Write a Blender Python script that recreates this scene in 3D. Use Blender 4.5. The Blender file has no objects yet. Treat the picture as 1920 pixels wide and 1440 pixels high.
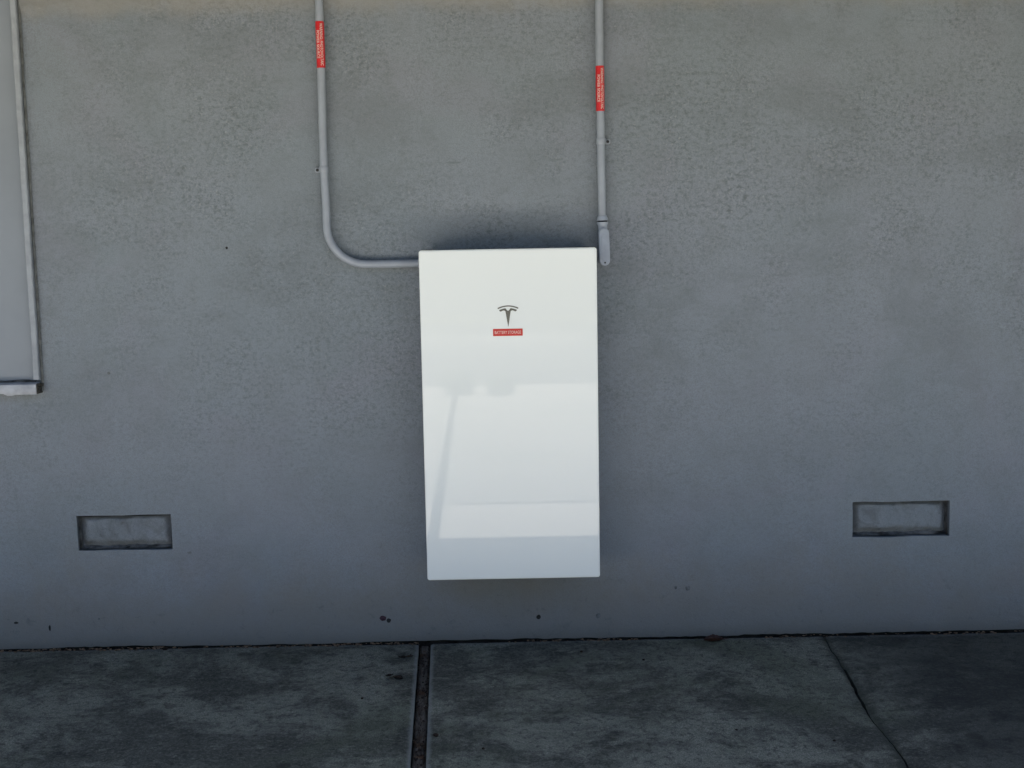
import bpy, bmesh, math, random
from mathutils import Vector, Matrix, noise
random.seed(11)
R = math.radians
scene = bpy.context.scene
COL = scene.collection

# ------------------------------------------------------------------ camera
cam_d = bpy.data.cameras.new('camera')
cam_d.sensor_width = 36.0
cam_d.lens = 2200.0 / 1920.0 * 36.0
cam_d.clip_start = 0.05
cam_d.clip_end = 2000
cam = bpy.data.objects.new('camera', cam_d)
COL.objects.link(cam)
PITCH, ROLL, YAW = 0.11071, -0.018528, -0.00112
fwd = Vector((-math.sin(YAW) * math.cos(PITCH), math.cos(YAW) * math.cos(PITCH), -math.sin(PITCH)))
rgt = Vector((math.cos(YAW), math.sin(YAW), 0))
up = rgt.cross(fwd)
r2 = rgt * math.cos(ROLL) + up * math.sin(ROLL)
u2 = up * math.cos(ROLL) - rgt * math.sin(ROLL)
m = Matrix((r2, u2, -fwd)).transposed().to_4x4()
m.translation = Vector((0, -4.2526, 1.4388))
cam.matrix_world = m
scene.camera = cam

# ------------------------------------------------------------------ world, sun, exposure
SUN_EL = 78.0
w = bpy.data.worlds.new('World')
scene.world = w
w.use_nodes = True
nt = w.node_tree
nt.nodes.clear()
sky = nt.nodes.new('ShaderNodeTexSky')
sky.sky_type = 'NISHITA'
sky.sun_disc = False
sky.sun_elevation = R(SUN_EL)
sky.sun_rotation = R(0)
sky.dust_density = 2.0
sky.ozone_density = 1.0
bg = nt.nodes.new('ShaderNodeBackground')
bg.inputs['Strength'].default_value = 0.05
ow = nt.nodes.new('ShaderNodeOutputWorld')
nt.links.new(sky.outputs[0], bg.inputs[0])
nt.links.new(bg.outputs[0], ow.inputs[0])

sun_d = bpy.data.lights.new('sun', 'SUN')
sun_d.energy = 5.0
sun_d.angle = R(0.5)
sun_d.color = (1.0, 0.95, 0.88)
sun = bpy.data.objects.new('sun', sun_d)
COL.objects.link(sun)
# the sun stands behind the house (+Y) so the wall and the slab before it lie in the house's own shade
sun_dir = Vector((0.03, math.cos(R(SUN_EL)), math.sin(R(SUN_EL))))
sun.rotation_euler = sun_dir.to_track_quat('Z', 'Y').to_euler()

scene.view_settings.view_transform = 'Standard'
scene.view_settings.look = 'None'
scene.view_settings.exposure = 2.56
scene.view_settings.gamma = 1.0


# ------------------------------------------------------------------ node helpers
class NT:
    def __init__(s, name):
        s.m = bpy.data.materials.new(name)
        s.m.use_nodes = True
        s.t = s.m.node_tree
        s.b = s.t.nodes['Principled BSDF']
        s.geo = s.t.nodes.new('ShaderNodeNewGeometry')
        s.pos = s.geo.outputs['Position']

    def set(s, **k):
        for n, v in k.items():
            s.link(v, s.b.inputs[n.replace('_', ' ')])
        return s

    def link(s, v, inp):
        if hasattr(v, 'is_linked'):
            s.t.links.new(v, inp)
        elif isinstance(v, tuple) and len(v) == 3 and inp.type == 'RGBA':
            inp.default_value = v + (1,)
        else:
            inp.default_value = v

    def mapping(s, sc=(1, 1, 1), loc=(0, 0, 0), rot=(0, 0, 0), src=None):
        n = s.t.nodes.new('ShaderNodeMapping')
        n.inputs['Scale'].default_value = sc
        n.inputs['Location'].default_value = loc
        n.inputs['Rotation'].default_value = rot
        s.t.links.new(src or s.pos, n.inputs['Vector'])
        return n.outputs[0]

    def noise(s, scale, detail=3, rough=.55, dist=0, v=None):
        n = s.t.nodes.new('ShaderNodeTexNoise')
        n.inputs['Scale'].default_value = scale
        n.inputs['Detail'].default_value = detail
        n.inputs['Roughness'].default_value = rough
        n.inputs['Distortion'].default_value = dist
        s.t.links.new(v or s.pos, n.inputs['Vector'])
        return n.outputs[0]

    def voro(s, scale, v=None, feature='F1'):
        n = s.t.nodes.new('ShaderNodeTexVoronoi')
        n.feature = feature
        n.inputs['Scale'].default_value = scale
        s.t.links.new(v or s.pos, n.inputs['Vector'])
        return n.outputs['Distance']

    def rng(s, v, a, b, c=0., d=1.):
        n = s.t.nodes.new('ShaderNodeMapRange')
        n.interpolation_type = 'SMOOTHSTEP'
        s.link(v, n.inputs['Value'])
        for k, x in zip(('From Min', 'From Max', 'To Min', 'To Max'), (a, b, c, d)):
            n.inputs[k].default_value = x
        return n.outputs[0]

    def math(s, op, a, b=0.):
        n = s.t.nodes.new('ShaderNodeMath')
        n.operation = op
        s.link(a, n.inputs[0])
        s.link(b, n.inputs[1])
        return n.outputs[0]

    def mix(s, f, a, b, mode='MIX'):
        n = s.t.nodes.new('ShaderNodeMix')
        n.data_type = 'RGBA'
        n.blend_type = mode
        s.link(f, n.inputs[0])
        s.link(a, n.inputs[6])
        s.link(b, n.inputs[7])
        return n.outputs[2]

    def axis(s, k):
        n = s.t.nodes.new('ShaderNodeSeparateXYZ')
        s.t.links.new(s.pos, n.inputs[0])
        return n.outputs[k]

    def bump(s, h, strength, dist, nrm=None):
        n = s.t.nodes.new('ShaderNodeBump')
        s.link(h, n.inputs['Height'])
        s.link(strength, n.inputs['Strength'])
        n.inputs['Distance'].default_value = dist
        if nrm is not None:
            s.t.links.new(nrm, n.inputs['Normal'])
        return n.outputs[0]


def simple(name, col, rough=.6, var=.12, scale=18., bump=.0, metal=0., spec=.5):
    n = NT(name)
    f = n.noise(scale, 4, .6)
    lo = tuple(c * (1 - var) for c in col)
    hi = tuple(min(1, c * (1 + var)) for c in col)
    c = n.mix(n.rng(f, .3, .7), lo, hi)
    n.set(Base_Color=c, Roughness=rough, Metallic=metal)
    n.b.inputs['Specular IOR Level'].default_value = spec
    if bump:
        n.set(Normal=n.bump(n.noise(scale * 6, 3), bump, .002))
    return n.m


# ------------------------------------------------------------------ materials
WALL_C = (0.202, 0.233, 0.278)


def mat_stucco(rough_amt=1.0, name='painted_stucco', dirt=0.0):
    n = NT(name)
    z = n.axis(2)
    y = n.axis(1)
    patch = n.rng(n.noise(1.5, 5, .6, .5), .40, .60)
    patch2 = n.rng(n.noise(4.5, 4, .62, .3), .36, .64)
    hgt = n.rng(z, .25, 1.30, .20, 1.)
    msk = n.math('MULTIPLY', n.math('MULTIPLY', n.math('ADD', n.math('MULTIPLY', patch, .55), n.math('MULTIPLY', patch2, .45)), hgt), rough_amt)
    mv = n.mapping((.85, 1, 1.15))
    fine = n.noise(52, 3, .6, .0, mv)
    mott = n.noise(58, 6, .82, .0, n.mapping((.9, 1, 1.15), (4, 1, 2)))
    grain = n.noise(330, 3, .6)
    pits = n.math('MULTIPLY', n.rng(mott, .54, .37), n.math('ADD', n.math('MULTIPLY', msk, .9), .10))
    # paint: close tones in broad washes
    tone = n.rng(n.noise(1.1, 3, .6, .6), .35, .68)
    c = n.mix(tone, WALL_C, (WALL_C[0] * .93, WALL_C[1] * .965, WALL_C[2] * .955))
    c = n.mix(n.rng(n.noise(1.9, 4, .6, .8, n.mapping((1, 1, 1), (7, 0, 3))), .50, .66, 0, .5), c, (WALL_C[0] * 1.0, WALL_C[1] * .955, WALL_C[2] * .985))
    c = n.mix(n.rng(n.noise(5, 5, .68, .5), .40, .72, 0, .26), c, (.135, .15, .165))
    c = n.mix(n.math('MULTIPLY', n.rng(n.noise(2.3, 7, .72, .3, n.mapping((.8, 1, 1.3), (2, 0, 5))), .47, .64, 0, .38), hgt), c, (.125, .145, .165))
    # dirt caught in the pits of the rough trowelled patches
    c = n.mix(n.math('MULTIPLY', pits, .82), c, (.088, .104, .118))
    c = n.mix(n.rng(grain, .58, .36, 0, .42), c, (.12, .135, .145))
    c = n.mix(n.math('MULTIPLY', n.rng(n.noise(95, 3, .6), .56, .72, 0, .30), msk), c, (.36, .39, .41))
    # scattered small smudges
    sm = n.rng(n.noise(5.5, 6, .75, .6, n.mapping((1, 1, 1.6), (3, 0, 7))), .60, .74, 0, .34)
    c = n.mix(sm, c, (.10, .115, .125))
    # beige strip under the soffit, ragged lower edge
    ed = n.math('ADD', z, n.math('MULTIPLY', n.math('SUBTRACT', n.noise(6, 5, .65, .5), .5), .11))
    c = n.mix(n.rng(ed, 2.26, 2.345, 0, .6), c, (.20, .197, .182))
    # splash dirt at the foot, plus warm tint painted against blue skylight
    ld = n.math('SUBTRACT', z, n.math('MULTIPLY', n.noise(9, 5, .7), .07))
    c = n.mix(n.rng(ld, .05, -.04, 0, .5), c, (.085, .085, .085))
    warm_z = n.math('SUBTRACT', z, n.math('MULTIPLY', n.math('SUBTRACT', n.noise(3.4, 6, .7, .4), .5), .5))
    c = n.mix(n.rng(warm_z, .42, .05, 0, .6), c, (.172, .164, .146))
    c = n.mix(n.math('MULTIPLY', n.rng(n.noise(24, 5, .75, .6), .56, .72, 0, .5), n.rng(z, .42, .05)), c, (.09, .095, .105))
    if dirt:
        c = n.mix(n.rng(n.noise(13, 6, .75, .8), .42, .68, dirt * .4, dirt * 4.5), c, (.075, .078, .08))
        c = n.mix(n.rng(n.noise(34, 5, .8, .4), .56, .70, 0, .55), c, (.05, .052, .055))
    n.set(Base_Color=c, Roughness=.82)
    n.b.inputs['Specular IOR Level'].default_value = .3
    b1 = n.bump(fine, n.math('ADD', n.math('MULTIPLY', msk, .55), .06), .006)
    b2 = n.bump(mott, n.math('ADD', n.math('MULTIPLY', msk, .35), .08), .004, b1)
    b2 = n.bump(n.noise(230, 3, .6), .40, .0022, b2)
    b3 = n.bump(n.noise(9, 3, .5), .25, .01, b2)
    n.set(Normal=b3)
    return n.m


M_WALL = mat_stucco()
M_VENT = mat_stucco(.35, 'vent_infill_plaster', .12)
M_DARK_PLASTER = simple('dark_plaster', (.078, .082, .086), .95, .75, 26, .4, spec=.2)
M_FOUND = simple('dark_foundation', (.02, .019, .018), .95, .4, 30, .4, spec=.1)
M_PANEL = simple('painted_board', (.202, .233, .278), .55, .05, 3.5, .06, spec=.4)
M_TRIM = simple('painted_trim', (.25, .28, .325), .6, .10, 25, .1, spec=.4)
M_SILL = simple('painted_sill', (.345, .37, .42), .7, .14, 22, .25, spec=.3)
M_SILL_END = simple('dark_sill_end', (.06, .06, .055), .9, .4, 60, .4, spec=.2)
M_PIPE = simple('painted_conduit', (.25, .285, .345), .45, .07, 14, .05, spec=.5)
M_PIPE2 = simple('conduit_body_paint', (.29, .335, .415), .5, .08, 20, .08, spec=.5)
M_GROOVE = simple('dark_gap', (.03, .035, .045), .9, .2, 30, spec=.2)
M_SCREW = simple('dark_screw', (.04, .042, .045), .5, .3, 90, metal=.6)
M_RED = simple('red_vinyl', (.52, .009, .016), .38, .10, 60)
M_RED2 = simple('red_sticker', (.47, .012, .008), .4, .08, 60)
M_WHITE = simple('white_lettering', (.58, .45, .43), .5, .05, 60)
M_BODY = simple('battery_chassis', (.42, .44, .46), .5, .05, 12, metal=.0)
M_BRKT = simple('steel_bracket', (.10, .11, .12), .5, .2, 30, metal=.6)
M_ROOF = simple('roof_shingle', (.10, .09, .085), .9, .35, 14, .4, spec=.2)
M_SOFFIT = simple('soffit_paint', (.10, .085, .07), .8, .06, 5, .1, spec=.3)
M_LEAF = simple('dead_red_leaf', (.034, .014, .010), .7, .5, 120, .3, spec=.3)
M_LITTER = simple('dry_litter', (.022, .015, .011), .9, .7, 160, .4, spec=.2)
M_CRUMB = simple('crumbled_grout', (.125, .088, .062), .95, .7, 90, .4, spec=.2)
M_TAR = simple('dark_spot', (.026, .027, .029), .9, .3, 90, spec=.1)

# glossy white front
n = NT('glossy_white_cover')
c = n.mix(n.rng(n.noise(1.5, 2), .3, .7), (.70, .75, .765), (.715, .765, .78))
n.set(Base_Color=c, Roughness=.018, IOR=1.5)
n.b.inputs['Specular IOR Level'].default_value = .30
n.set(Normal=n.bump(n.noise(2.2, 1, .5), .035, .004))
M_FRONT = n.m
n = NT('emblem_metal')
n.set(Base_Color=(.105, .108, .10), Roughness=.38, Metallic=.55)
M_EMB = n.m


# concrete
def mat_concrete(name, lo, hi, stain, pale_end=True):
    n = NT(name)
    y = n.axis(1)
    big = n.noise(2.6, 9, .68, .7, n.mapping((.95, 1.15, 1), (5, 2, 0)))
    mid = n.noise(7, 8, .72, .5, n.mapping((.85, 1.05, 1), rot=(0, 0, .7)))
    fin = n.noise(90, 5, .7)
    c = n.mix(n.rng(big, .42, .58), lo, hi)
    c = n.mix(n.rng(mid, .49, .66, 0, .85), c, stain)
    c = n.mix(n.rng(n.noise(16, 6, .7, .4, n.mapping((.8, 1.4, 1), (2, 9, 0))), .54, .70, 0, .6), c, tuple(v * 1.35 for v in hi))
    c = n.mix(n.rng(fin, .40, .75, 0, .35), c, tuple(v * 1.7 for v in hi))
    c = n.mix(n.rng(n.noise(1.3, 6, .7, 1.0, n.mapping((1, 1, 1), (9, 4, 2))), .50, .64, 0, .6), c,
              (hi[0] * .50, hi[1] * .56, hi[2] * .46))
    dk = n.math('ADD', n.axis(0), n.math('MULTIPLY', n.math('SUBTRACT', n.noise(2.4, 6, .65, .4, n.mapping((.7, 1.6, 1), (1, 6, 0))), .5), .9))
    c = n.mix(n.rng(dk, .98, 1.42, 0, .68), c, (.016, .018, .018))
    pl = n.math('ADD', y, n.math('MULTIPLY', n.math('SUBTRACT', n.noise(14, 5, .7), .5), .07))
    c = n.mix(n.rng(pl, -.05, -.012, 0, .55), c, (.19, .195, .195))
    c = n.mix(n.rng(n.noise(240, 4, .75), .62, .40, 0, .65), c, (.025, .027, .027))
    c = n.mix(n.rng(n.noise(38, 6, .8, .1), .48, .64, 0, .7), c, stain)
    jx = n.math('ABSOLUTE', n.math('ADD', n.math('ADD', n.axis(0), .339), n.math('MULTIPLY', y, .0525)))
    jx = n.math('ADD', jx, n.math('MULTIPLY', n.math('SUBTRACT', n.noise(16, 4, .7), .5), .02))
    c = n.mix(n.math('MULTIPLY', n.rng(jx, .040, .026, 0, .55), n.rng(y, -1.42, -1.36)), c, (.21, .215, .205))
    ck = n.math('ABSOLUTE', n.math('ADD', n.math('ADD', n.axis(0), -1.148), n.math('MULTIPLY', y, -.06)))
    ck = n.math('ADD', ck, n.math('MULTIPLY', n.math('SUBTRACT', n.noise(9, 6, .75), .5), .05))
    c = n.mix(n.rng(ck, .028, .0, 0, .65), c, (.020, .024, .019))
    rs = n.rng(n.voro(2.6, n.mapping((1, 1, 0), (.31, .12, 0))), .075, .055, 0, .55)
    c = n.mix(rs, c, stain)
    # tiny pock marks
    pk = n.rng(n.voro(26), .05, .02, 0, .8)
    pm = n.rng(n.noise(3.1, 2), .5, .6)
    c = n.mix(n.math('MULTIPLY', pk, pm), c, (.012, .013, .014))
    if pale_end:
        # paler concrete beyond the drip line of the roof
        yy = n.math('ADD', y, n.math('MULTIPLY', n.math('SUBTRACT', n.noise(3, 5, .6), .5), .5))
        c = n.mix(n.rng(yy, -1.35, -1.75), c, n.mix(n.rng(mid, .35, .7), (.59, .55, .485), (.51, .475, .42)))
    n.set(Base_Color=c, Roughness=.88)
    n.b.inputs['Specular IOR Level'].default_value = .25
    n.set(Normal=n.bump(fin, .35, .003, n.bump(mid, .3, .008)))
    return n.m


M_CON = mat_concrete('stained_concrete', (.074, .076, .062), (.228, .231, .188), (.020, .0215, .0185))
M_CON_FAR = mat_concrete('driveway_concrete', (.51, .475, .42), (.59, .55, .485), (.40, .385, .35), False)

n = NT('rotted_joint_board')
g = n.noise(30, 6, .7, .6, n.mapping((3, .5, 1)))
c = n.mix(n.rng(g, .35, .7), (.028, .023, .019), (.105, .095, .085))
c = n.mix(n.rng(n.noise(14, 4, .6), .52, .66, 0, .8), c, (.050, .026, .013))
n.set(Base_Color=c, Roughness=.95, Normal=n.bump(g, .6, .006))
n.b.inputs['Specular IOR Level'].default_value = .15
M_JOINT = n.m
M_SOIL = simple('soil', (.05, .042, .034), .95, .4, 9, .4, spec=.1)
M_LAWN = simple('dry_lawn', (.10, .10, .05), .95, .4, 3, .3, spec=.1)
M_ASPH = simple('asphalt', (.06, .06, .06), .9, .25, 12, .3, spec=.3)
M_FOL = simple('leaf_green', (.06, .10, .035), .6, .45, 9, spec=.3)
M_BARK = simple('bark', (.09, .07, .055), .95, .35, 20, .5, spec=.1)
M_NWALL = simple('neighbour_stucco', (.36, .34, .30), .9, .08, 2, .2, spec=.2)
M_GLASS = simple('window_glass', (.03, .035, .04), .08, .1, 2)
M_WTRIM = simple('white_paint', (.72, .71, .68), .6, .05, 5)


# ------------------------------------------------------------------ object helpers
def link(name, mesh, mat=None, parent=None):
    o = bpy.data.objects.new(name, mesh)
    COL.objects.link(o)
    if mat is not None:
        for mm in (mat if isinstance(mat, (list, tuple)) else [mat]):
            mesh.materials.append(mm)
    if parent is not None:
        o.parent = parent
        bpy.context.view_layer.update()
        o.matrix_parent_inverse = parent.matrix_world.inverted()
    return o


def from_bm(name, bm, mat=None, parent=None, smooth=False):
    bmesh.ops.recalc_face_normals(bm, faces=bm.faces)
    me = bpy.data.meshes.new(name)
    bm.to_mesh(me)
    bm.free()
    if smooth:
        me.polygons.foreach_set('use_smooth', [True] * len(me.polygons))
        try:
            me.set_sharp_from_angle(angle=R(40))
        except Exception:
            pass
    return link(name, me, mat, parent)


def tag(o, label=None, cat=None, group=None, kind=None):
    for k, v in (('label', label), ('category', cat), ('group', group), ('kind', kind)):
        if v:
            o[k] = v
    return o


def empty(name, loc):
    o = bpy.data.objects.new(name, None)
    o.empty_display_size = .1
    o.location = loc
    COL.objects.link(o)
    bpy.context.view_layer.update()
    return o


def add_box(bm, x0, x1, y0, y1, z0, z1, bev=0., seg=2):
    t = bmesh.new()
    bmesh.ops.create_cube(t, size=1)
    for v in t.verts:
        v.co = Vector(((x0 + x1) / 2 + v.co.x * (x1 - x0), (y0 + y1) / 2 + v.co.y * (y1 - y0), (z0 + z1) / 2 + v.co.z * (z1 - z0)))
    if bev:
        bmesh.ops.bevel(t, geom=t.edges[:], offset=bev, segments=seg, affect='EDGES')
    join(bm, t)


def join(bm, t):
    me = bpy.data.meshes.new('tmp')
    t.to_mesh(me)
    t.free()
    bm.from_mesh(me)
    bpy.data.meshes.remove(me)


def add_tube(bm, pts, rad, seg=20, cap=True):
    """sweep a circle (rad may be a list) along a polyline"""
    pts = [Vector(p) for p in pts]
    rads = rad if isinstance(rad, (list, tuple)) else [rad] * len(pts)
    prev = None
    rings = []
    for i, p in enumerate(pts):
        a = pts[max(0, i - 1)]
        b = pts[min(len(pts) - 1, i + 1)]
        t = (b - a).normalized()
        if prev is None:
            ref = Vector((0, 1, 0)) if abs(t.y) < .9 else Vector((1, 0, 0))
            nrm = (ref - t * ref.dot(t)).normalized()
        else:
            nrm = (prev - t * prev.dot(t)).normalized()
        prev = nrm
        bn = t.cross(nrm)
        rings.append([bm.verts.new(p + (nrm * math.cos(2 * math.pi * k / seg) + bn * math.sin(2 * math.pi * k / seg)) * rads[i]) for k in range(seg)])
    for i in range(len(rings) - 1):
        for k in range(seg):
            bm.faces.new((rings[i][k], rings[i][(k + 1) % seg], rings[i + 1][(k + 1) % seg], rings[i + 1][k]))
    if cap:
        bm.faces.new(rings[0])
        bm.faces.new(rings[-1])


def add_prism_xz(bm, poly, y0, y1, bev=0., seg=2):
    """outline in the wall plane (x,z), extruded from y0 to y1"""
    t = bmesh.new()
    a = [t.verts.new((x, y0, z)) for x, z in poly]
    b = [t.verts.new((x, y1, z)) for x, z in poly]
    t.faces.new(a)
    t.faces.new(b[::-1])
    N = len(poly)
    for i in range(N):
        t.faces.new((a[i], a[(i + 1) % N], b[(i + 1) % N], b[i]))
    bmesh.ops.recalc_face_normals(t, faces=t.faces)
    if bev:
        es = [e for e in t.edges if abs(e.verts[0].co.y - y0) < 1e-6 and abs(e.verts[1].co.y - y0) < 1e-6]
        bmesh.ops.bevel(t, geom=es, offset=bev, segments=seg, affect='EDGES')
    join(bm, t)


def rrect(x0, x1, z0, z1, r, n=6):
    o = []
    for cx, cz, a0 in ((x1 - r, z1 - r, 0), (x0 + r, z1 - r, 90), (x0 + r, z0 + r, 180), (x1 - r, z0 + r, 270)):
        for k in range(n + 1):
            a = R(a0 + 90 * k / n)
            o.append((cx + r * math.cos(a), cz + r * math.sin(a)))
    return o


def nz(x, y, z, s=1.):
    return noise.noise(Vector((x * s, y * s, z * s)))


def text_mesh(body, offset=0.0):
    cu = bpy.data.curves.new('lettering', 'FONT')
    cu.body = body
    cu.size = 1
    cu.offset = offset
    cu.resolution_u = 4
    cu.space_character = 1.05
    ob = bpy.data.objects.new('lettering', cu)
    COL.objects.link(ob)
    bpy.context.view_layer.update()
    dg = bpy.context.evaluated_depsgraph_get()
    me = bpy.data.meshes.new_from_object(ob.evaluated_get(dg))
    bpy.data.objects.remove(ob)
    bpy.data.curves.remove(cu)
    xs = [v.co.x for v in me.vertices]
    ys = [v.co.y for v in me.vertices]
    return me, min(xs), max(xs), min(ys), max(ys)


# ------------------------------------------------------------------ the setting: ground, driveway, road
def sheet(name, x0, x1, y0, y1, z, mat):
    bm = bmesh.new()
    vs = [bm.verts.new(p) for p in ((x0, y0, z), (x1, y0, z), (x1, y1, z), (x0, y1, z))]
    bm.faces.new(vs)
    o = from_bm(name, bm, mat)
    return tag(o, kind='structure')


sheet('ground', -900, 900, -900, 900, -.14, M_LAWN)
sheet('road', -300, 300, -16.2, -9.1, -.128, M_ASPH)
bm = bmesh.new()
add_box(bm, -300, -6.0, -9.1, -8.95, -.2, -.005, .015)
add_box(bm, 6.0, 300, -9.1, -8.95, -.2, -.005, .015)
add_box(bm, -300, 300, -16.35, -16.2, -.2, .0, .015)
tag(from_bm('kerb', bm, M_CON_FAR), kind='structure')
sheet('pavement', -300, 300, -17.8, -16.35, -.02, simple('worn_pavement', (.13, .125, .115), .9, .2, 6, .2, spec=.2))


def edge_wall_y(x):
    # ragged slab edge along the foot of the wall
    return -.004 - .010 * max(0, nz(x, 3.1, 0, 9)) - .006 * abs(nz(x, 7.7, 0, 40))


def joint_x(y, side):
    # the board joint crosses the slab a little askew; beyond the first cut it runs on straighter
    c = -.339 - .0525 * y if y > -1.4 else -.2655 - .0
    if y <= -1.4:
        t = (-1.4 - y)
        c = -.2655 - .13 * min(1, t / .5) - .026 * t
    return c + side * (.0225 if y > -1.4 else .03) + .0016 * nz(side * 5, y, 0, 14)


CRACK = [(1.152, 0.0), (1.147, -.03), (1.141, -.12), (1.139, -.2), (1.128, -.337), (1.126, -.42), (1.112, -.5), (1.107, -.606), (1.096, -.7),
         (1.088, -.78), (1.091, -.86), (1.093, -.95), (1.093, -1.051), (1.086, -1.138), (1.09, -1.3), (1.07, -1.6), (1.08, -2.0), (1.05, -2.4), (1.06, -2.84)]


def crack_x(y, side):
    for (x0, y0), (x1, y1) in zip(CRACK, CRACK[1:]):
        if y1 <= y <= y0:
            t = (y0 - y) / (y0 - y1)
            c = x0 + (x1 - x0) * t
            break
    else:
        c = CRACK[-1][0] if y < 0 else CRACK[0][0]
    wd = .0016 + .0035 * max(0, nz(0, y, 4, 5)) + (.003 if -.7 < y < -.35 else 0)
    return c + side * wd + .009 * nz(2, y, 0, 9) + .004 * nz(2, y, 0, 27) + .0025 * nz(side, y, 0, 70)


def slab(name, fxl, fxr, ya, yb, mat, nx, ny, top=0.0, ragged=True):
    bm = bmesh.new()
    g = []
    for j in range(ny + 1):
        t = j / ny
        row = []
        for i in range(nx + 1):
            s = i / nx
            y = ya + (yb - ya) * t
            x = fxl(y) * (1 - s) + fxr(y) * s
            if ragged and j == 0:
                y = edge_wall_y(x)
            e = min(s * (fxr(y) - fxl(y)), (1 - s) * (fxr(y) - fxl(y)))
            z = top + .0022 * nz(x, y, 0, 1.6) + .0010 * nz(x, y, 5, 9) - (.004 if (i in (0, nx)) else 0) - (.003 if j == 0 else 0)
            row.append(bm.verts.new((x, y, z)))
        g.append(row)
    for j in range(ny):
        for i in range(nx):
            bm.faces.new((g[j][i], g[j][i + 1], g[j + 1][i + 1], g[j + 1][i]))
    loop = [g[0][i] for i in range(nx + 1)] + [g[j][nx] for j in range(1, ny + 1)] + [g[ny][i] for i in range(nx - 1, -1, -1)] + [g[j][0] for j in range(ny - 1, 0, -1)]
    low = [bm.verts.new((v.co.x, v.co.y, -.11)) for v in loop]
    for i in range(len(loop)):
        k = (i + 1) % len(loop)
        bm.faces.new((loop[i], loop[k], low[k], low[i]))
    o = from_bm(name, bm, mat, smooth=True)
    return tag(o, kind='structure')


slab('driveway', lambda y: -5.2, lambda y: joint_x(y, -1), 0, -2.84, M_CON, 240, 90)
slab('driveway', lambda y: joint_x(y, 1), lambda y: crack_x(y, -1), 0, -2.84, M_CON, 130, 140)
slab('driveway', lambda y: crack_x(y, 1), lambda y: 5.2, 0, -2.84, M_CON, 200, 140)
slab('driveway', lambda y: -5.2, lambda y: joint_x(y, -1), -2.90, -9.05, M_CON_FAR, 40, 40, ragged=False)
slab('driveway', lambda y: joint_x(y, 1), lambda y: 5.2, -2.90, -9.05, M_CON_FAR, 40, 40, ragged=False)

# board set in the joint, with a split along it
bm = bmesh.new()
ys = [-.006 - i * .02 for i in range(453)]
prev = None
for y in ys:
    if y < -9.0:
        break
    a, b = joint_x(y, -1) + .004, joint_x(y, 1) - .003
    row = []
    for k in range(6):
        s = k / 5
        x = a + (b - a) * s
        z = -.011 + .003 * nz(x, y, 1, 12) + .002 * nz(x * 3, y, 3, 40) - (.008 if k in (0, 5) else 0)
        row.append(bm.verts.new((x, y, z)))
    if prev:
        for k in range(5):
            bm.faces.new((prev[k], prev[k + 1], row[k + 1], row[k]))
    prev = row
tag(from_bm('driveway_joint', bm, M_JOINT, smooth=True), kind='structure')
sheet('driveway_base', -5.2, 5.2, -9.05, .3, -.105, M_FOUND)

# ------------------------------------------------------------------ the house
house = empty('house', (0, 0.1, 0))
tag(house, 'blue grey stucco house wall standing behind the white battery cabinet', 'house')

VENTS = [(-1.611, -1.263, .3745, .505), (1.2545, 1.613, .3705, .5045)]
WIN = (-3.05, -1.712, .984, 2.46)
WX0, WX1, WZ0, WZ1 = -5.2, 5.2, .0065, 2.52


def frange(a, b, step):
    nn = max(1, int(round((b - a) / step)))
    return [a + (b - a) * i / nn for i in range(nn)]


def wall_y(x, z):
    y = .0045 * nz(x, 0, z, .9) + .0016 * nz(x, 1, z, 5) + .0008 * nz(x, 2, z, 16)
    lip = 2.318 + .012 * nz(x, 0, 3, 4) + .006 * nz(x, 0, 8, 17)
    if z > lip:
        y -= .010 * min(1, (z - lip) / .012)
    return y


xb = sorted({WX0, WX1, WIN[0], WIN[1]} | {v for q in VENTS for v in q[:2]})
zb = sorted({WZ0, WZ1, WIN[2], WIN[3]} | {v for q in VENTS for v in q[2:]})
xs = [v for a, b in zip(xb, xb[1:]) for v in frange(a, b, .022 if -2.2 < (a + b) / 2 < 2.2 else .05)] + [WX1]
zs = [v for a, b in zip(zb, zb[1:]) for v in frange(a, b, .02)] + [WZ1]
bm = bmesh.new()
V = {}


def wv(i, j):
    if (i, j) not in V:
        x, z = xs[i], zs[j]
        dx = dz = 0
        if j == 0:
            dz = .003 * nz(x, 0, 0, 13) + .003 * nz(x, 5, 0, 45) - .004 * min(1, max(0, 3 * nz(x, 9, 0, 2.3)))
        for q in VENTS:
            if q[0] - .001 <= x <= q[1] + .001 and q[2] - .001 <= z <= q[3] + .001:
                dz += .0028 * nz(x, 2, z, 9)
                dx += .0022 * nz(x, 6, z, 9)
        y = wall_y(x, z)
        if j == 0:
            y += .004
        V[(i, j)] = bm.verts.new((x + dx, y, z + dz))
    return V[(i, j)]


def in_hole(x, z):
    for q in VENTS + [WIN]:
        if q[0] < x < q[1] and q[2] < z < q[3]:
            return True
    return False


hole_edges = []
for i in range(len(xs) - 1):
    for j in range(len(zs) - 1):
        if in_hole((xs[i] + xs[i + 1]) / 2, (zs[j] + zs[j + 1]) / 2):
            continue
        bm.faces.new((wv(i, j), wv(i + 1, j), wv(i + 1, j + 1), wv(i, j + 1)))
# returns: thickness of the render round every open edge
be = [e for e in bm.edges if len(e.link_faces) == 1]
ret = bmesh.ops.extrude_edge_only(bm, edges=be)
for v in [g for g in ret['geom'] if isinstance(g, bmesh.types.BMVert)]:
    v.co.y = .026
    if v.co.z < .04:
        v.co.y = .022
bm.normal_update()
wall = from_bm('wall', bm, M_WALL, house, smooth=True)
# foundation behind the foot of the render
bm = bmesh.new()
add_box(bm, WX0, WX1, .02, .25, -.12, .035)
add_box(bm, WX0, WX1, .09, .25, .035, 2.52)
from_bm('foundation', bm, M_FOUND, house)

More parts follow.
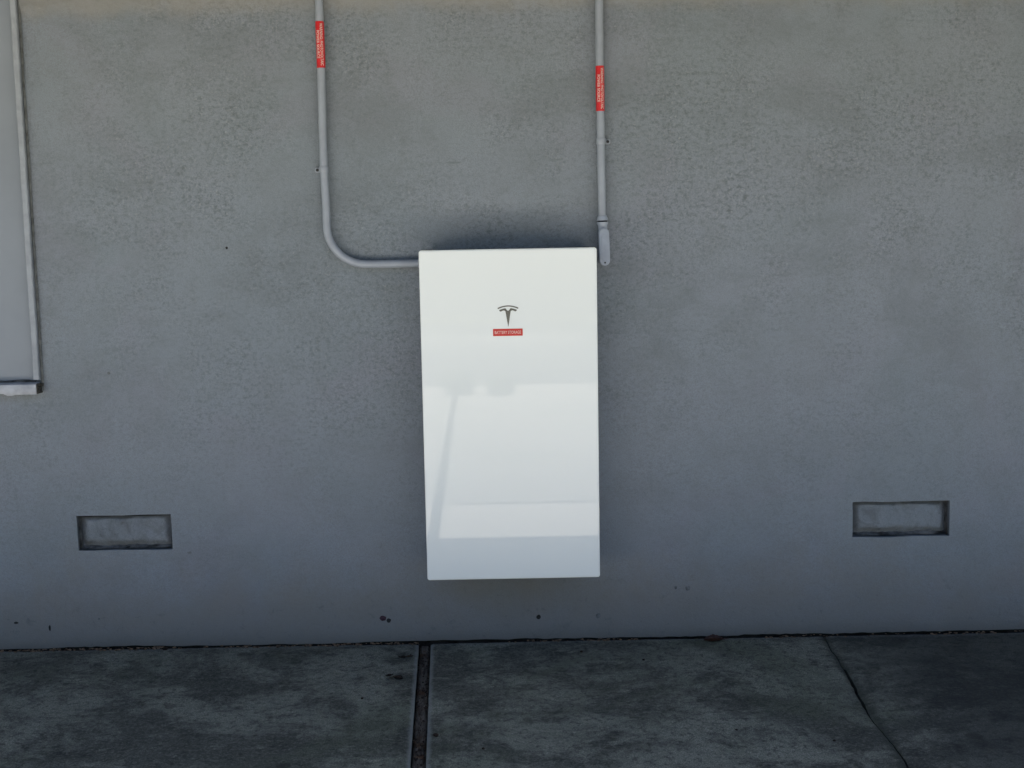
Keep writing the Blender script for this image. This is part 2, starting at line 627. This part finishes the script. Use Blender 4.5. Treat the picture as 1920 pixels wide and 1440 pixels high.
# vents: shallow openings plastered over
for vi, (x0, x1, z0, z1) in enumerate(VENTS):
    bm = bmesh.new()
    nx, nzn = 60, 26
    g = []
    for j in range(nzn + 1):
        row = []
        for i in range(nx + 1):
            s, t = i / nx, j / nzn
            x = x0 - .004 + (x1 - x0 + .008) * s
            z = z0 - .004 + (z1 - z0 + .008) * t
            wob = .010 * nz(x, vi * 4, z, 15) - .004 * abs(nz(x, vi * 4, z, 45))
            dl, dr, db, dt = x - x0 + wob, x1 - x + wob, z - z0 + wob, z1 - z + wob
            rr = .030
            def ramp(d):
                d = max(0, min(1, d / rr))
                return d * d * (3 - 2 * d)
            k = ramp(dl * .9) * ramp(dr) * ramp(db * .8) * ramp(dt * 1.6)
            y = .043 - .024 * k + .0035 * nz(x, 3 + vi, z, 12) + .001 * nz(x, 3, z, 50)
            row.append(bm.verts.new((x, y, z)))
        g.append(row)
    for j in range(nzn):
        for i in range(nx):
            bm.faces.new((g[j][i], g[j][i + 1], g[j + 1][i + 1], g[j + 1][i]))
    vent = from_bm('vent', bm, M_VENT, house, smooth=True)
    tag(vent, 'plastered vent recess with dark rounded corner' if vi == 0 else 'plastered vent recess with cracked grout line')
    # darker reveal lining the opening, just behind the render's edge
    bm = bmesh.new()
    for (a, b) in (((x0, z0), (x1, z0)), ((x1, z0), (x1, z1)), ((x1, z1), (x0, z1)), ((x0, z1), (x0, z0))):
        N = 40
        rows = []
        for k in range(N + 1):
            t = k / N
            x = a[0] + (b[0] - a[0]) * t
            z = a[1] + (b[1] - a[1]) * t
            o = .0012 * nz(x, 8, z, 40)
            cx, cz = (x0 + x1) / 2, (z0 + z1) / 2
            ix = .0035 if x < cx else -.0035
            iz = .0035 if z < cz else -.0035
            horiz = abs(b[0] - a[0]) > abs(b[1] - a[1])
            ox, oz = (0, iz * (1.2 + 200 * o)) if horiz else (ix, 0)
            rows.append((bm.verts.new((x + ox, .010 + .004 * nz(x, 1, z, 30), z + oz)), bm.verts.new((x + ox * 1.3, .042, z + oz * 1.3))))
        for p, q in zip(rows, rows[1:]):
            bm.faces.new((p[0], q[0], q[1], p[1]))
    from_bm('reveal', bm, M_DARK_PLASTER, vent, smooth=True)
    # soil lying on the sill of the recess
    bm = bmesh.new()
    N = 70
    rows = []
    for k in range(N + 1):
        x = x0 + (x1 - x0) * k / N
        h = .005 + .006 * max(0, nz(x, vi, 0, 11)) + .004 * nz(x, vi, 5, 60)
        h += .012 * max(0, 1 - abs(x - (x1 - .06)) / .04) * (1 if vi else .5)
        rows.append([bm.verts.new((x, .014, z0 + .0045)), bm.verts.new((x, .022, z0 + .005 + .2 * h)), bm.verts.new((x, .028, z0 + .004 + .7 * h)), bm.verts.new((x, .042, z0 + .006 + h))])
    for p, q in zip(rows, rows[1:]):
        for k in range(3):
            bm.faces.new((p[k], q[k], q[k + 1], p[k + 1]))
    from_bm('soil', bm, M_DARK_PLASTER, vent, smooth=True)

# boarded window at the left, cut by the frame
bm = bmesh.new()
N = 30
g = []
px0, px1, pz0, pz1 = WIN[0] - .02, WIN[1] + .02, WIN[2] - .02, WIN[3] + .02
for j in range(N + 1):
    g.append([bm.verts.new((px0 + (px1 - px0) * i / N, .012 + .0015 * nz(i * .4, j * .4, 0), pz0 + (pz1 - pz0) * j / N)) for i in range(N + 1)])
for j in range(N):
    for i in range(N):
        bm.faces.new((g[j][i], g[j][i + 1], g[j + 1][i + 1], g[j + 1][i]))
window = from_bm('window', bm, M_PANEL, house, smooth=True)
tag(window, 'boarded window painted over in the wall grey')


def strip(name, cx, wd, dep, z0, z1, mat, parent):
    b = bmesh.new()
    rows = []
    NN = 60
    for k in range(NN + 1):
        z = z0 + (z1 - z0) * k / NN
        j = .0012 * nz(cx, 2, z, 6) + .0007 * nz(cx, 5, z, 30)
        rows.append([b.verts.new((cx + sx * wd / 2 + j, y, z)) for sx, y in ((-1, .02), (-1, -dep + .003), (-.75, -dep), (.75, -dep), (1, -dep + .003), (1, .02))])
    for p, q in zip(rows, rows[1:]):
        for k in range(5):
            b.faces.new((p[k], p[k + 1], q[k + 1], q[k]))
        b.faces.new((p[5], p[0], q[0], q[5]))
    b.faces.new(rows[0])
    b.faces.new(rows[-1])
    return from_bm(name, b, mat, parent, smooth=True)


strip('frame', -1.7165, .0215, .026, 1.0165, 2.46, M_TRIM, window)
strip('frame', -3.04, .0215, .026, 1.0165, 2.46, M_TRIM, window)
# dark strip painted for the shade gap beside the trim
bm = bmesh.new()
rows = []
for k in range(81):
    z = .975 + 1.48 * k / 80
    wd = .0075 + .002 * nz(0, 0, z, 7)
    rows.append((bm.verts.new((-1.7055, -.0085, z)), bm.verts.new((-1.7055 + wd * .45, -.0125, z)), bm.verts.new((-1.7055 + wd, -.0045 + .001 * nz(0, 3, z, 20), z))))
for p, q in zip(rows, rows[1:]):
    for k in range(2):
        bm.faces.new((p[k], p[k + 1], q[k + 1], q[k]))
from_bm('shade_gap', bm, simple('gap_shade', (.12, .13, .135), .9, .35, 30, .3, spec=.2), window, smooth=True)
# sill, chipped along its lower edge
bm = bmesh.new()
rows = []
for k in range(91):
    x = -3.06 + (3.06 - 1.7105) * k / 90
    lo = .9655 + .0015 * nz(x, 2, 0, 14) - (.004 if -1.80 > x > -1.82 else 0) + (.0035 if x < -1.825 else 0)
    hi = 1.0015 + .001 * nz(x, 4, 0, 12)
    f = -.048 + .0012 * nz(x, 6, 0, 16)
    rows.append([bm.verts.new(p) for p in ((x, .02, lo), (x, f + .002, lo), (x, f, lo + .003), (x, f, hi - .004), (x, f + .003, hi), (x, .02, hi + .006))])
for p, q in zip(rows, rows[1:]):
    for k in range(6):
        bm.faces.new((p[k], p[(k + 1) % 6], q[(k + 1) % 6], q[k]))
bm.faces.new(rows[0])
bm.faces.new(rows[-1])
sill = from_bm('sill', bm, M_SILL, window, smooth=True)
bm = bmesh.new()
add_box(bm, -1.7103, -1.7065, -.044, .01, .9665, 1.0045, .001)  # right end of the sill, coloured darker than its front
for k in range(14):
    t = bmesh.new()
    bmesh.ops.create_icosphere(t, subdivisions=1, radius=random.uniform(.002, .005))
    bmesh.ops.translate(t, verts=t.verts, vec=(-1.707 + random.uniform(-.002, .007), random.uniform(-.035, -.004), random.uniform(.972, 1.010)))
    join(bm, t)
from_bm('sill_end', bm, M_SILL_END, window)
bm = bmesh.new()
rows = []
for k in range(91):   # dark strip painted for the shade where board meets sill
    x = -3.03 + (3.03 - 1.727) * k / 90
    h = .006 + .003 * nz(x, 3, 0, 16) + .0015 * nz(x, 3, 0, 60)
    rows.append((bm.verts.new((x, -.004, 1.0055)), bm.verts.new((x, .0085, 1.0075 + h))))
for p, q in zip(rows, rows[1:]):
    bm.faces.new((p[0], q[0], q[1], p[1]))
from_bm('shade_line', bm, M_DARK_PLASTER, window, smooth=True)

# roof with a boxed eave; its edge throws the shade line on the driveway
bm = bmesh.new()
add_box(bm, -6.2, 6.2, -1.46, .02, 2.515, 2.53)
soff = from_bm('soffit', bm, M_SOFFIT, house)
bm = bmesh.new()
prof = [(-1.50, 2.50), (-1.50, 2.60), (4.4, 4.1), (10.3, 2.60), (10.3, 2.50), (4.4, 3.99), (-1.475, 2.545), (-1.475, 2.50)]  # unseen overhang, deepened to cut skylight on the wall
a = [bm.verts.new((-6.3, y, z)) for y, z in prof]
b = [bm.verts.new((6.3, y, z)) for y, z in prof]
bm.faces.new(a)
bm.faces.new(b)
for i in range(len(prof)):
    k = (i + 1) % len(prof)
    bm.faces.new((a[i], a[k], b[k], b[i]))
from_bm('roof', bm, M_ROOF, house)
bm = bmesh.new()
add_box(bm, -5.2, 5.2, 8.6, 8.8, -.1, 2.6)
add_box(bm, -5.4, -5.2, .0, 8.8, -.1, 2.62)
add_box(bm, 5.2, 5.4, .0, 8.8, -.1, 2.62)
from_bm('rear_wall', bm, M_NWALL, house)


# small marks on the wall: drilled hole plugs, tar flecks
def fleck(name, x, z, r, sx=1., sz=1., parent=house, mat=M_TAR, thick=.0022):
    b = bmesh.new()
    N = 14
    c = b.verts.new((x, wall_y(x, z) - thick, z))
    ring = []
    for k in range(N):
        a = 2 * math.pi * k / N
        rr = r * (1 + .35 * nz(math.cos(a) + x * 7, math.sin(a), z * 9, 1.3))
        ring.append(b.verts.new((x + rr * sx * math.cos(a), wall_y(x, z) - thick * .35, z + rr * sz * math.sin(a))))
    for k in range(N):
        b.faces.new((c, ring[k], ring[(k + 1) % N]))
    return from_bm(name, b, mat, parent, smooth=True)


M_SMUDGE = simple('grey_smudge', (.12, .13, .14), .9, .3, 60, spec=.2)
M_REDSPOT = simple('maroon_stain', (.06, .035, .045), .9, .4, 60, spec=.1)
fleck('screw_hole', -1.012, 1.478, .0048)
fleck('screw_hole', .088, .090, .0085)
fleck('stain_spot', -.471, .088, .0085)
fleck('stain_spot', -.492, .097, .010, 1.3, 1., mat=M_REDSPOT)
fleck('stain_spot', .310, .090, .009, mat=M_SMUDGE)
fleck('stain_spot', -1.462, 1.033, .005, mat=M_SMUDGE)
fleck('stain_spot', -1.86, .105, .006, 1.4, .7, mat=M_TAR)
fleck('stain_spot', -1.735, .083, .006, .7, 2., mat=M_TAR)
fleck('stain_spot', -1.55, .115, .004, mat=M_SMUDGE)
fleck('stain_spot', .645, .190, .009, mat=M_SMUDGE)
fleck('stain_spot', .60, .193, .006, mat=M_SMUDGE)
M_FAINT = simple('faint_stain', (.15, .175, .20), .9, .12, 60, spec=.2)
fleck('stain_spot', -.19, 1.765, .005, 5., .8, mat=M_FAINT, thick=.0012)
fleck('stain_spot', .172, 1.768, .005, 5.5, .8, mat=M_FAINT, thick=.0012)
fleck('stain_spot', -1.20, .36, .0035, 2.4, 1., mat=M_SMUDGE)


# ------------------------------------------------------------------ conduits
PR = .0142
PY = -.0285


def wrap_label(parent, cx, z0, z1, mat_red):
    rad = PR + .0009
    b = bmesh.new()
    N, M = 28, 24
    rows = []
    for j in range(M + 1):
        z = z0 + (z1 - z0) * j / M
        jit = .0004 * nz(cx, 4, z, 60)
        rows.append([b.verts.new((cx + (rad + jit) * math.sin(R(-118 + 236 * i / N)), PY - (rad + jit) * math.cos(R(-118 + 236 * i / N)), z)) for i in range(N + 1)])
    for p, q in zip(rows, rows[1:]):
        for i in range(N):
            b.faces.new((p[i], p[i + 1], q[i + 1], q[i]))
    lab = from_bm('warning_label', b, mat_red, parent, smooth=True)
    zc = (z0 + z1) / 2
    bmx = bmesh.new()
    for body, length, u0, hh in (('WARNING: PHOTOVOLTAIC', (z1 - z0) * .91, .0012, .0108), ('POWER SOURCE', (z1 - z0) * .60, -.0118, .0108)):
        me, ax, bx, ay, by = text_mesh(body, .022)
        t = bmesh.new()
        t.from_mesh(me)
        bpy.data.meshes.remove(me)
        bmesh.ops.triangulate(t, faces=t.faces)
        bmesh.ops.subdivide_edges(t, edges=[e for e in t.edges if e.calc_length() > .18], cuts=2)
        for v in t.verts:
            s = (v.co.x - ax) / (bx - ax)
            u = u0 + hh * (v.co.y - ay) / (by - ay)      # first line lies to the right: the text reads downwards
            a = u / rad
            v.co = Vector((cx + (rad + .0006) * math.sin(a), PY - (rad + .0006) * math.cos(a), zc + length / 2 - s * length))
        join(bmx, t)
    from_bm('lettering', bmx, M_WHITE, lab)
    return lab


def strap(parent, cx, z, side):
    b = bmesh.new()
    N = 20
    ra, rb = PR + .0002, PR + .0022
    rows = []
    for zz in (z - .011, z - .009, z + .009, z + .011):
        out = rb if abs(zz - z) < .010 else ra + .001
        rows.append([b.verts.new((cx + out * math.sin(R(-95 + 190 * i / N)), PY - out * math.cos(R(-95 + 190 * i / N)), zz)) for i in range(N + 1)])
    for p, q in zip(rows, rows[1:]):
        for i in range(N):
            b.faces.new((p[i], p[i + 1], q[i + 1], q[i]))
    x0, x1 = cx + side * (PR + .0005), cx + side * (PR + .021)
    add_prism_xz(b, rrect(min(x0, x1), max(x0, x1), z - .0085, z + .0085, .005), -.0105, -.002, .001)
    add_prism_xz(b, rrect(min(x0, cx + side * (PR + .003)), max(x0, cx + side * (PR + .003)), z - .0085, z + .0085, .0005), PY, -.0055)
    s = from_bm('strap', b, M_PIPE, parent, smooth=True)
    b = bmesh.new()
    xc = cx + side * (PR + .0115)
    add_prism_xz(b, [(xc + .0052 * math.cos(k * math.pi / 8), z + .0052 * math.sin(k * math.pi / 8)) for k in range(16)], -.0145, -.0105, .0012)
    from_bm('screw', b, M_SCREW, s, smooth=True)


# left run: down the wall, a swept bend, then across into the cabinet
c1 = empty('conduit', (-.645, -.005, 1.411))
tag(c1, 'grey conduit bending into the left side of the white cabinet', 'conduit')
pts = [(-.646, PY, 2.512), (-.645, PY, 2.30), (-.6455, PY, 2.1), (-.648, PY, 1.9), (-.6485, PY, 1.747), (-.6465, PY, 1.66), (-.6455, PY, 1.60)]
bx, bz, br = -.6455 + .137, 1.5475, .137
for k in range(0, 19):
    a = R(180 + 90 * k / 18)
    pts.append((bx + br * math.cos(a), PY, bz + br * math.sin(a)))
pts += [(-.45, PY, 1.4098), (-.38, PY, 1.410), (-.27, PY, 1.410)]
bm = bmesh.new()
add_tube(bm, pts, PR, 24)
pipe1 = from_bm('pipe', bm, M_PIPE, c1, smooth=True)
wrap_label(c1, -.6452, 2.0985, 2.2575, M_RED)
strap(c1, -.6488, 1.747, -1)
bm = bmesh.new()
add_tube(bm, [(-.322, PY, 1.410), (-.320, PY, 1.410), (-.300, PY, 1.410)], [PR + .002, PR + .005, PR + .005], 24)
from_bm('connector', bm, M_PIPE, c1, smooth=True)

# right run: straight down into an oval access fitting
c2 = empty('conduit', (.342, -.005, 1.392))
tag(c2, 'straight grey conduit ending in an oval fitting beside the cabinet top right corner', 'conduit')
bm = bmesh.new()
add_tube(bm, [(.3335, PY, 2.512), (.334, PY, 2.3), (.334, PY, 2.0), (.3355, PY, 1.83), (.3372, PY, 1.55)], PR, 24)
from_bm('pipe', bm, M_PIPE, c2, smooth=True)
wrap_label(c2, .3343, 1.932, 2.088, M_RED)
strap(c2, .3355, 1.828, 1)
bm = bmesh.new()   # compression connector
add_tube(bm, [(.3372, PY, 1.566), (.3373, PY, 1.5655), (.3374, PY, 1.562), (.3377, PY, 1.556), (.3379, PY, 1.551), (.338, PY, 1.5495)],
         [PR + .0005, PR + .002, PR + .0035, PR + .0055, PR + .0065, PR + .003], 28)
conn = from_bm('connector', bm, M_PIPE2, c2, smooth=True)
bm = bmesh.new()
add_tube(bm, [(.338, PY, 1.5495), (.3381, PY, 1.5445)], [PR + .0035, PR + .0035], 24)
from_bm('gasket', bm, M_GROOVE, conn, smooth=True)
bm = bmesh.new()   # neck and body of the fitting
add_tube(bm, [(.3381, PY, 1.5447), (.3381, PY, 1.5435), (.3383, PY, 1.539), (.3386, PY, 1.533), (.339, PY, 1.52), (.340, PY, 1.50)],
         [PR + .004, PR + .0065, PR + .006, PR + .0025, PR + .002, PR + .001], 28)


def stadium(cx0, cz0, cx1, cz1, r, n=12):
    d = Vector((cx1 - cx0, cz1 - cz0)).normalized()
    ang = math.atan2(d.y, d.x)
    o = []
    for (cx, cz, a0) in ((cx1, cz1, ang - math.pi / 2), (cx0, cz0, ang + math.pi / 2)):
        for k in range(n + 1):
            a = a0 + math.pi * k / n
            o.append((cx + r * math.cos(a), cz + r * math.sin(a)))
    return o


add_prism_xz(bm, stadium(.3432, 1.4085, .3405, 1.507, .0165), -.056, -.004, .003)
add_tube(bm, [(.343, -.03, 1.414), (.345, .02, 1.414)], [.0165, .0165], 20)
body = from_bm('fitting_body', bm, M_PIPE2, c2, smooth=True)
bm = bmesh.new()
add_prism_xz(bm, stadium(.3432, 1.4085, .3405, 1.5035, .0186), -.0625, -.0563, .0028, 3)
add_prism_xz(bm, stadium(.3430, 1.4190, .3412, 1.490, .0120), -.0645, -.0622, .0018, 3)
cov = from_bm('fitting_cover', bm, M_PIPE2, c2, smooth=True)
bm = bmesh.new()
add_prism_xz(bm, [(.3435 + .0032 * math.cos(k * math.pi / 8), 1.4005 + .0032 * math.sin(k * math.pi / 8)) for k in range(16)], -.0640, -.0620, .0006)
from_bm('screw', bm, M_SCREW, cov)

# ------------------------------------------------------------------ the battery cabinet
BX0, BX1, BZ0, BZ1, BY = -.3065, .3025, .2985, 1.4545, -.215
bat = empty('battery_cabinet', (0, -.1, BZ0))
tag(bat, 'glossy white wall battery cabinet with emblem and red sticker', 'battery')
bm = bmesh.new()
add_prism_xz(bm, rrect(BX0, BX1, BZ0, BZ1, .0085, 6), BY, BY + .030, .0035, 3)
front = from_bm('front_cover', bm, M_FRONT, bat, smooth=True)
bm = bmesh.new()
add_prism_xz(bm, rrect(BX0 + .012, BX1 - .012, BZ0 + .012, BZ1 - .010, .012, 5), BY + .030, -.032, .002, 2)
for k in range(24):   # cooling fins down both sides
    z = BZ0 + .08 + k * .042
    for sx in (BX0 + .0085, BX1 - .0125):
        add_box(bm, sx, sx + .004, BY + .05, -.05, z, z + .018, .001)
from_bm('chassis', bm, M_BODY, bat, smooth=True)
for z0, z1 in ((BZ1 - .22, BZ1 - .08), (BZ0 + .10, BZ0 + .22)):
    bm = bmesh.new()
    add_box(bm, -.25, .25, -.0322, -.001, z0, z1, .002)
    from_bm('mounting_bracket', bm, M_BRKT, bat)
for sx in (BX0 + .012, BX1 - .038):
    bm = bmesh.new()
    add_box(bm, sx, sx + .024, -.05, -.033, BZ1 - .09, BZ1 + .004, .0015)
    from_bm('hook', bm, M_BRKT, bat)

# emblem (outline measured in emblem units: 1 unit = 0.152 mm), slightly raised
ES, EX, EZ = .000152, -.0045, 1.2255


def epts(p):
    return [(EX + (x - 888) * ES, EZ - (y - 620) * ES) for x, y in p]


arc_up, arc_lo = [], []
for k in range(17):
    t = -1 + 2 * k / 16
    arc_up.append((888 + 236 * t, 380 + 54 * t * t))
    arc_lo.append((888 + 228 * t, 407 + 55 * t * t))
bm = bmesh.new()
add_prism_xz(bm, epts(arc_up + arc_lo[::-1]), BY - .0014, BY + .001)
tee = [(684, 486), (712, 472), (750, 459), (790, 449), (826, 443), (838, 450), (862, 486), (875, 498), (888, 501),
       (901, 498), (914, 486), (938, 450), (950, 443), (986, 449), (1026, 459), (1064, 472), (1092, 486), (1080, 503), (1066, 514), (1050, 518),
       (1030, 507), (1005, 497), (978, 495), (956, 502), (946, 520), (934, 590), (918, 690), (904, 780), (890, 862), (886, 862),
       (872, 780), (858, 690), (842, 590), (830, 520), (820, 502), (798, 495), (771, 497), (746, 507), (726, 518), (710, 514), (696, 503)]
add_prism_xz(bm, epts(tee), BY - .0014, BY + .001)
from_bm('emblem', bm, M_EMB, bat)

# sticker
SX0, SX1, SZ0, SZ1 = -.0575, .0448, 1.1570, 1.1818
bm = bmesh.new()
add_prism_xz(bm, rrect(SX0, SX1, SZ0, SZ1, .0012, 2), BY - .0007, BY + .001)
lab = from_bm('sticker', bm, M_RED2, bat)
me, ax, bx_, ay, by_ = text_mesh('BATTERY STORAGE', .010)
tw, th = (SX1 - SX0) * .88, .0105
for v in me.vertices:
    v.co = Vector((SX0 + (SX1 - SX0 - tw) / 2 + tw * (v.co.x - ax) / (bx_ - ax), BY - .0012, (SZ0 + SZ1) / 2 - th / 2 + th * (v.co.y - ay) / (by_ - ay)))
link('lettering', me, M_WHITE, lab)


# ------------------------------------------------------------------ litter on the slab
def curl_leaf(name, loc, ln, wd, rot, curl, mat, seed):
    b = bmesh.new()
    N, M = 16, 8
    rows = []
    for i in range(N + 1):
        t = i / N
        half = wd / 2 * (math.sin(math.pi * min(1, t * 1.02)) ** .75) * (1 + .2 * nz(t * 9, seed, 0))
        row = []
        for j in range(M + 1):
            s = -1 + 2 * j / M
            ca = s * curl
            x = ln * (t - .5)
            yv = half * math.sin(ca) / max(.3, curl)
            z = half * (1 - math.cos(ca)) * 1.3 + .35 * ln * (t - .5) ** 2 + .06 * ln * nz(t * 4, s * 2, seed)
            row.append(b.verts.new((x, yv, z + .002)))
        rows.append(row)
    for p, q in zip(rows, rows[1:]):
        for j in range(M):
            b.faces.new((p[j], p[j + 1], q[j + 1], q[j]))
    bmesh.ops.remove_doubles(b, verts=b.verts, dist=1e-6)
    bmesh.ops.solidify(b, geom=b.faces[:], thickness=.0008)
    add_tube(b, [(ln * .48, 0, .09 * ln), (ln * .62, .004, .11 * ln), (ln * .74, .012, .06 * ln)], [.0014, .0011, .0008], 6)
    zmin = min(v.co.z for v in b.verts)
    for v in b.verts:
        v.co.z -= zmin
    o = from_bm(name, b, mat, smooth=True)
    o.location = loc
    o.rotation_euler = (0, 0, rot)
    return o


tag(curl_leaf('dead_leaf', (.735, -.047, .0), .078, .050, .12, 1.15, M_LEAF, 3), 'curled dark red dead leaf lying against the foot of the wall', 'leaf')
for i, (x, y, ln, wd, ro, lb) in enumerate([
        (-.405, -.372, .040, .028, 2.7, 'larger crumpled brown leaf scrap beside the joint board on the left slab'),
        (-.437, -.345, .028, .016, .6, 'small dark curled leaf scrap just left of the crumpled brown one'),
        (-.400, -.158, .046, .014, .25, 'thin dark twig like scrap near the wall left of the joint board')]):
    tag(curl_leaf('leaf_scrap', (x, y, 0.0), ln, wd, ro, 1.0, M_LITTER, 9 + i), lb, 'litter', 'leaf scraps beside the joint board')


def pebble(x, y, r, lb, flat=.6):
    b = bmesh.new()
    bmesh.ops.create_icosphere(b, subdivisions=2, radius=r)
    for v in b.verts:
        v.co *= 1 + .35 * nz(v.co.x, v.co.y, v.co.z + x * 40, 1 / r * .9)
        v.co.z = v.co.z * flat + r * flat * .8
    o = from_bm('pebble', b, M_LITTER, smooth=True)
    o.location = (x, y, 0)
    tag(o, lb, 'pebble', 'dark pebbles on the slab')
    return o


pebble(.238, -.139, .0055, 'dark pebble right of the cabinet close to the wall')
pebble(.452, -.235, .0055, 'dark pebble below the smooth stretch of wall, near the round stain')
pebble(-.245, -.86, .0085, 'dark pebble touching the right edge of the joint board')
pebble(-.280, -.93, .0085, 'dark pebble sitting on the joint board', .7)
pebble(-.10, -.96, .0045, 'tiny dark pebble on the middle slab near the picture bottom')
pebble(-.505, -.55, .0050, 'tiny dark pebble on the left slab between scraps and picture bottom')
pebble(-1.30, -.027, .010, 'dark pebble at the foot of the wall under the left vent', .5)
pebble(.66, -.86, .0045, 'tiny dark pebble on the right part of the middle slab')
pebble(.93, -.95, .0045, 'tiny dark pebble close to the crack')

# crumbled grout and soil along the foot of the wall
bm = bmesh.new()
for k in range(900):
    x = random.uniform(-2.1, 2.1)
    dens = .25 + nz(x, 0, 0, 2.2) + (.35 if x < -.35 else 0)
    if random.random() > dens:
        continue
    r = random.uniform(.0015, .0055)
    t = bmesh.new()
    bmesh.ops.create_icosphere(t, subdivisions=1, radius=r)
    for v in t.verts:
        v.co = Vector((v.co.x * random.uniform(.8, 2.2), v.co.y, v.co.z * .6))
    bmesh.ops.translate(t, verts=t.verts, vec=(x, random.uniform(-.022, .004), random.uniform(0, .002)))
    join(bm, t)
tag(from_bm('grout_crumbs', bm, M_CRUMB), kind='stuff', label='crumbled pale grout and soil along the foot of the wall')
bm = bmesh.new()
for k in range(260):
    y = -random.uniform(.05, 1.3)
    a, b_ = joint_x(y, -1), joint_x(y, 1)
    if nz(0, y, 0, 5) < -.05 and random.random() < .7:
        continue
    r = random.uniform(.0012, .004)
    t = bmesh.new()
    bmesh.ops.create_icosphere(t, subdivisions=1, radius=r)
    for v in t.verts:
        v.co = Vector((v.co.x, v.co.y * random.uniform(.8, 2.5), v.co.z * .7))
    bmesh.ops.translate(t, verts=t.verts, vec=(random.uniform(a + .004, b_ - .004), y, -.009))
    join(bm, t)
tag(from_bm('joint_debris', bm, M_LITTER), kind='stuff', label='dark crumbs of leaf and soil caught in the joint')


# ------------------------------------------------------------------ across the driveway (seen only in the cabinet's gloss)
def leaf_cloud(bm, c, rx, ry, rz, count, size):
    for k in range(count):
        while True:
            p = Vector((random.uniform(-1, 1), random.uniform(-1, 1), random.uniform(-1, 1)))
            if p.length < 1 and p.length > .25 + .5 * nz(p.x * 3, p.y * 3, p.z * 3 + c[0]):
                break
        q = Vector((c[0] + p.x * rx, c[1] + p.y * ry, c[2] + p.z * rz))
        u = Vector((random.gauss(0, 1), random.gauss(0, 1), random.gauss(0, .6))).normalized()
        v = u.cross(Vector((random.gauss(0, 1), random.gauss(0, 1), random.gauss(0, 1)))).normalized()
        s = size * random.uniform(.6, 1.3)
        bm.faces.new([bm.verts.new(q + u * s), bm.verts.new(q + v * s * .45), bm.verts.new(q - u * s), bm.verts.new(q - v * s * .45)])


for x, y, rx, h, lb in ((-.54, -8.35, .17, .24, 'low round green shrub at the road end of the driveway joint'),
                        (-.10, -8.25, .13, .18, 'smaller low green shrub beside the round one')):
    sh = empty('shrub', (x, y, 0))
    tag(sh, lb, 'shrub', 'shrubs at the road end of the driveway')
    bm = bmesh.new()
    leaf_cloud(bm, (x, y, h * .5), rx, .26, h * .5, 1300, .045)
    from_bm('foliage', bm, M_FOL, sh)
    bm = bmesh.new()
    add_tube(bm, [(x, y, -.02), (x + .02, y, h * .3), (x, y, h * .7)], [.03, .022, .008], 8)
    from_bm('stem', bm, M_BARK, sh)

for x, y, h, lb in ((-13.5, -20.2, 8.2, 'added sky-screening tree farthest left across the road'),
                    (-9.2, -19.4, 9.0, 'added sky-screening tree second from the left across the road'),
                    (-4.6, -18.8, 8.6, 'added sky-screening tree left of the house door side across the road'),
                    (.2, -20.0, 9.4, 'tallest added sky-screening tree in the middle of the row across the road'),
                    (4.8, -19.2, 8.4, 'added sky-screening tree before the white garage door across the road'),
                    (9.4, -19.9, 9.1, 'added sky-screening tree second from the right across the road'),
                    (13.8, -19.0, 8.3, 'added sky-screening tree farthest right across the road')):
    tr = empty('tree', (x, y, -.14))  # tree row added to block low sky light on the wall
    tag(tr, lb, 'tree', 'trees added across the road to screen the sky')
    bm = bmesh.new()
    for k in range(14):
        a = random.uniform(0, 6.28)
        d = random.uniform(.2, 2.0)
        leaf_cloud(bm, (x + d * math.cos(a), y + d * math.sin(a), h * random.uniform(.30, .93)), random.uniform(1.0, 1.7), random.uniform(1.0, 1.6), random.uniform(.8, 1.2), 330, .24)
    from_bm('crown', bm, M_FOL, tr)
    bm = bmesh.new()
    add_tube(bm, [(x, y, -.2), (x + .05, y, h * .25), (x - .03, y, h * .5), (x, y, h * .8)], [.22, .17, .12, .04], 12)
    for k in range(6):
        a = random.uniform(0, 6.28)
        add_tube(bm, [(x, y, h * .38), (x + .6 * math.cos(a), y + .6 * math.sin(a), h * .58), (x + 1.3 * math.cos(a), y + 1.3 * math.sin(a), h * .75)], [.09, .06, .02], 8)
    from_bm('trunk', bm, M_BARK, tr)

nb = empty('house', (0, -28, -.14))
tag(nb, 'low beige stucco house across the road with white garage door', 'house')
bm = bmesh.new()
add_box(bm, -9, 9, -34, -26, -.2, 2.7)
from_bm('wall', bm, M_NWALL, nb)
bm = bmesh.new()
prof = [(-25.4, 2.6), (-25.4, 2.75), (-30, 4.3), (-34.6, 2.75), (-34.6, 2.6)]
a = [bm.verts.new((-9.5, y, z)) for y, z in prof]
b = [bm.verts.new((9.5, y, z)) for y, z in prof]
bm.faces.new(a)
bm.faces.new(b)
for i in range(5):
    k = (i + 1) % 5
    bm.faces.new((a[i], a[k], b[k], b[i]))
from_bm('roof', bm, M_ROOF, nb)
bm = bmesh.new()
add_box(bm, 2.2, 6.8, -25.99, -25.94, -.1, 2.1, .01)
for k in range(1, 4):
    add_box(bm, 2.25, 6.75, -25.945, -25.925, -.1 + k * .55 - .015, -.1 + k * .55 + .015)
from_bm('garage_door', bm, M_WTRIM, nb)
for x in (-6.0, -2.2):
    bm = bmesh.new()
    add_box(bm, x - .8, x + .8, -25.99, -25.93, .9, 2.1, .01)
    wf = from_bm('window', bm, M_WTRIM, nb)
    bm = bmesh.new()
    add_box(bm, x - .72, x - .03, -25.929, -25.92, .98, 2.02)
    add_box(bm, x + .03, x + .72, -25.929, -25.92, .98, 2.02)
    from_bm('pane', bm, M_GLASS, wf)
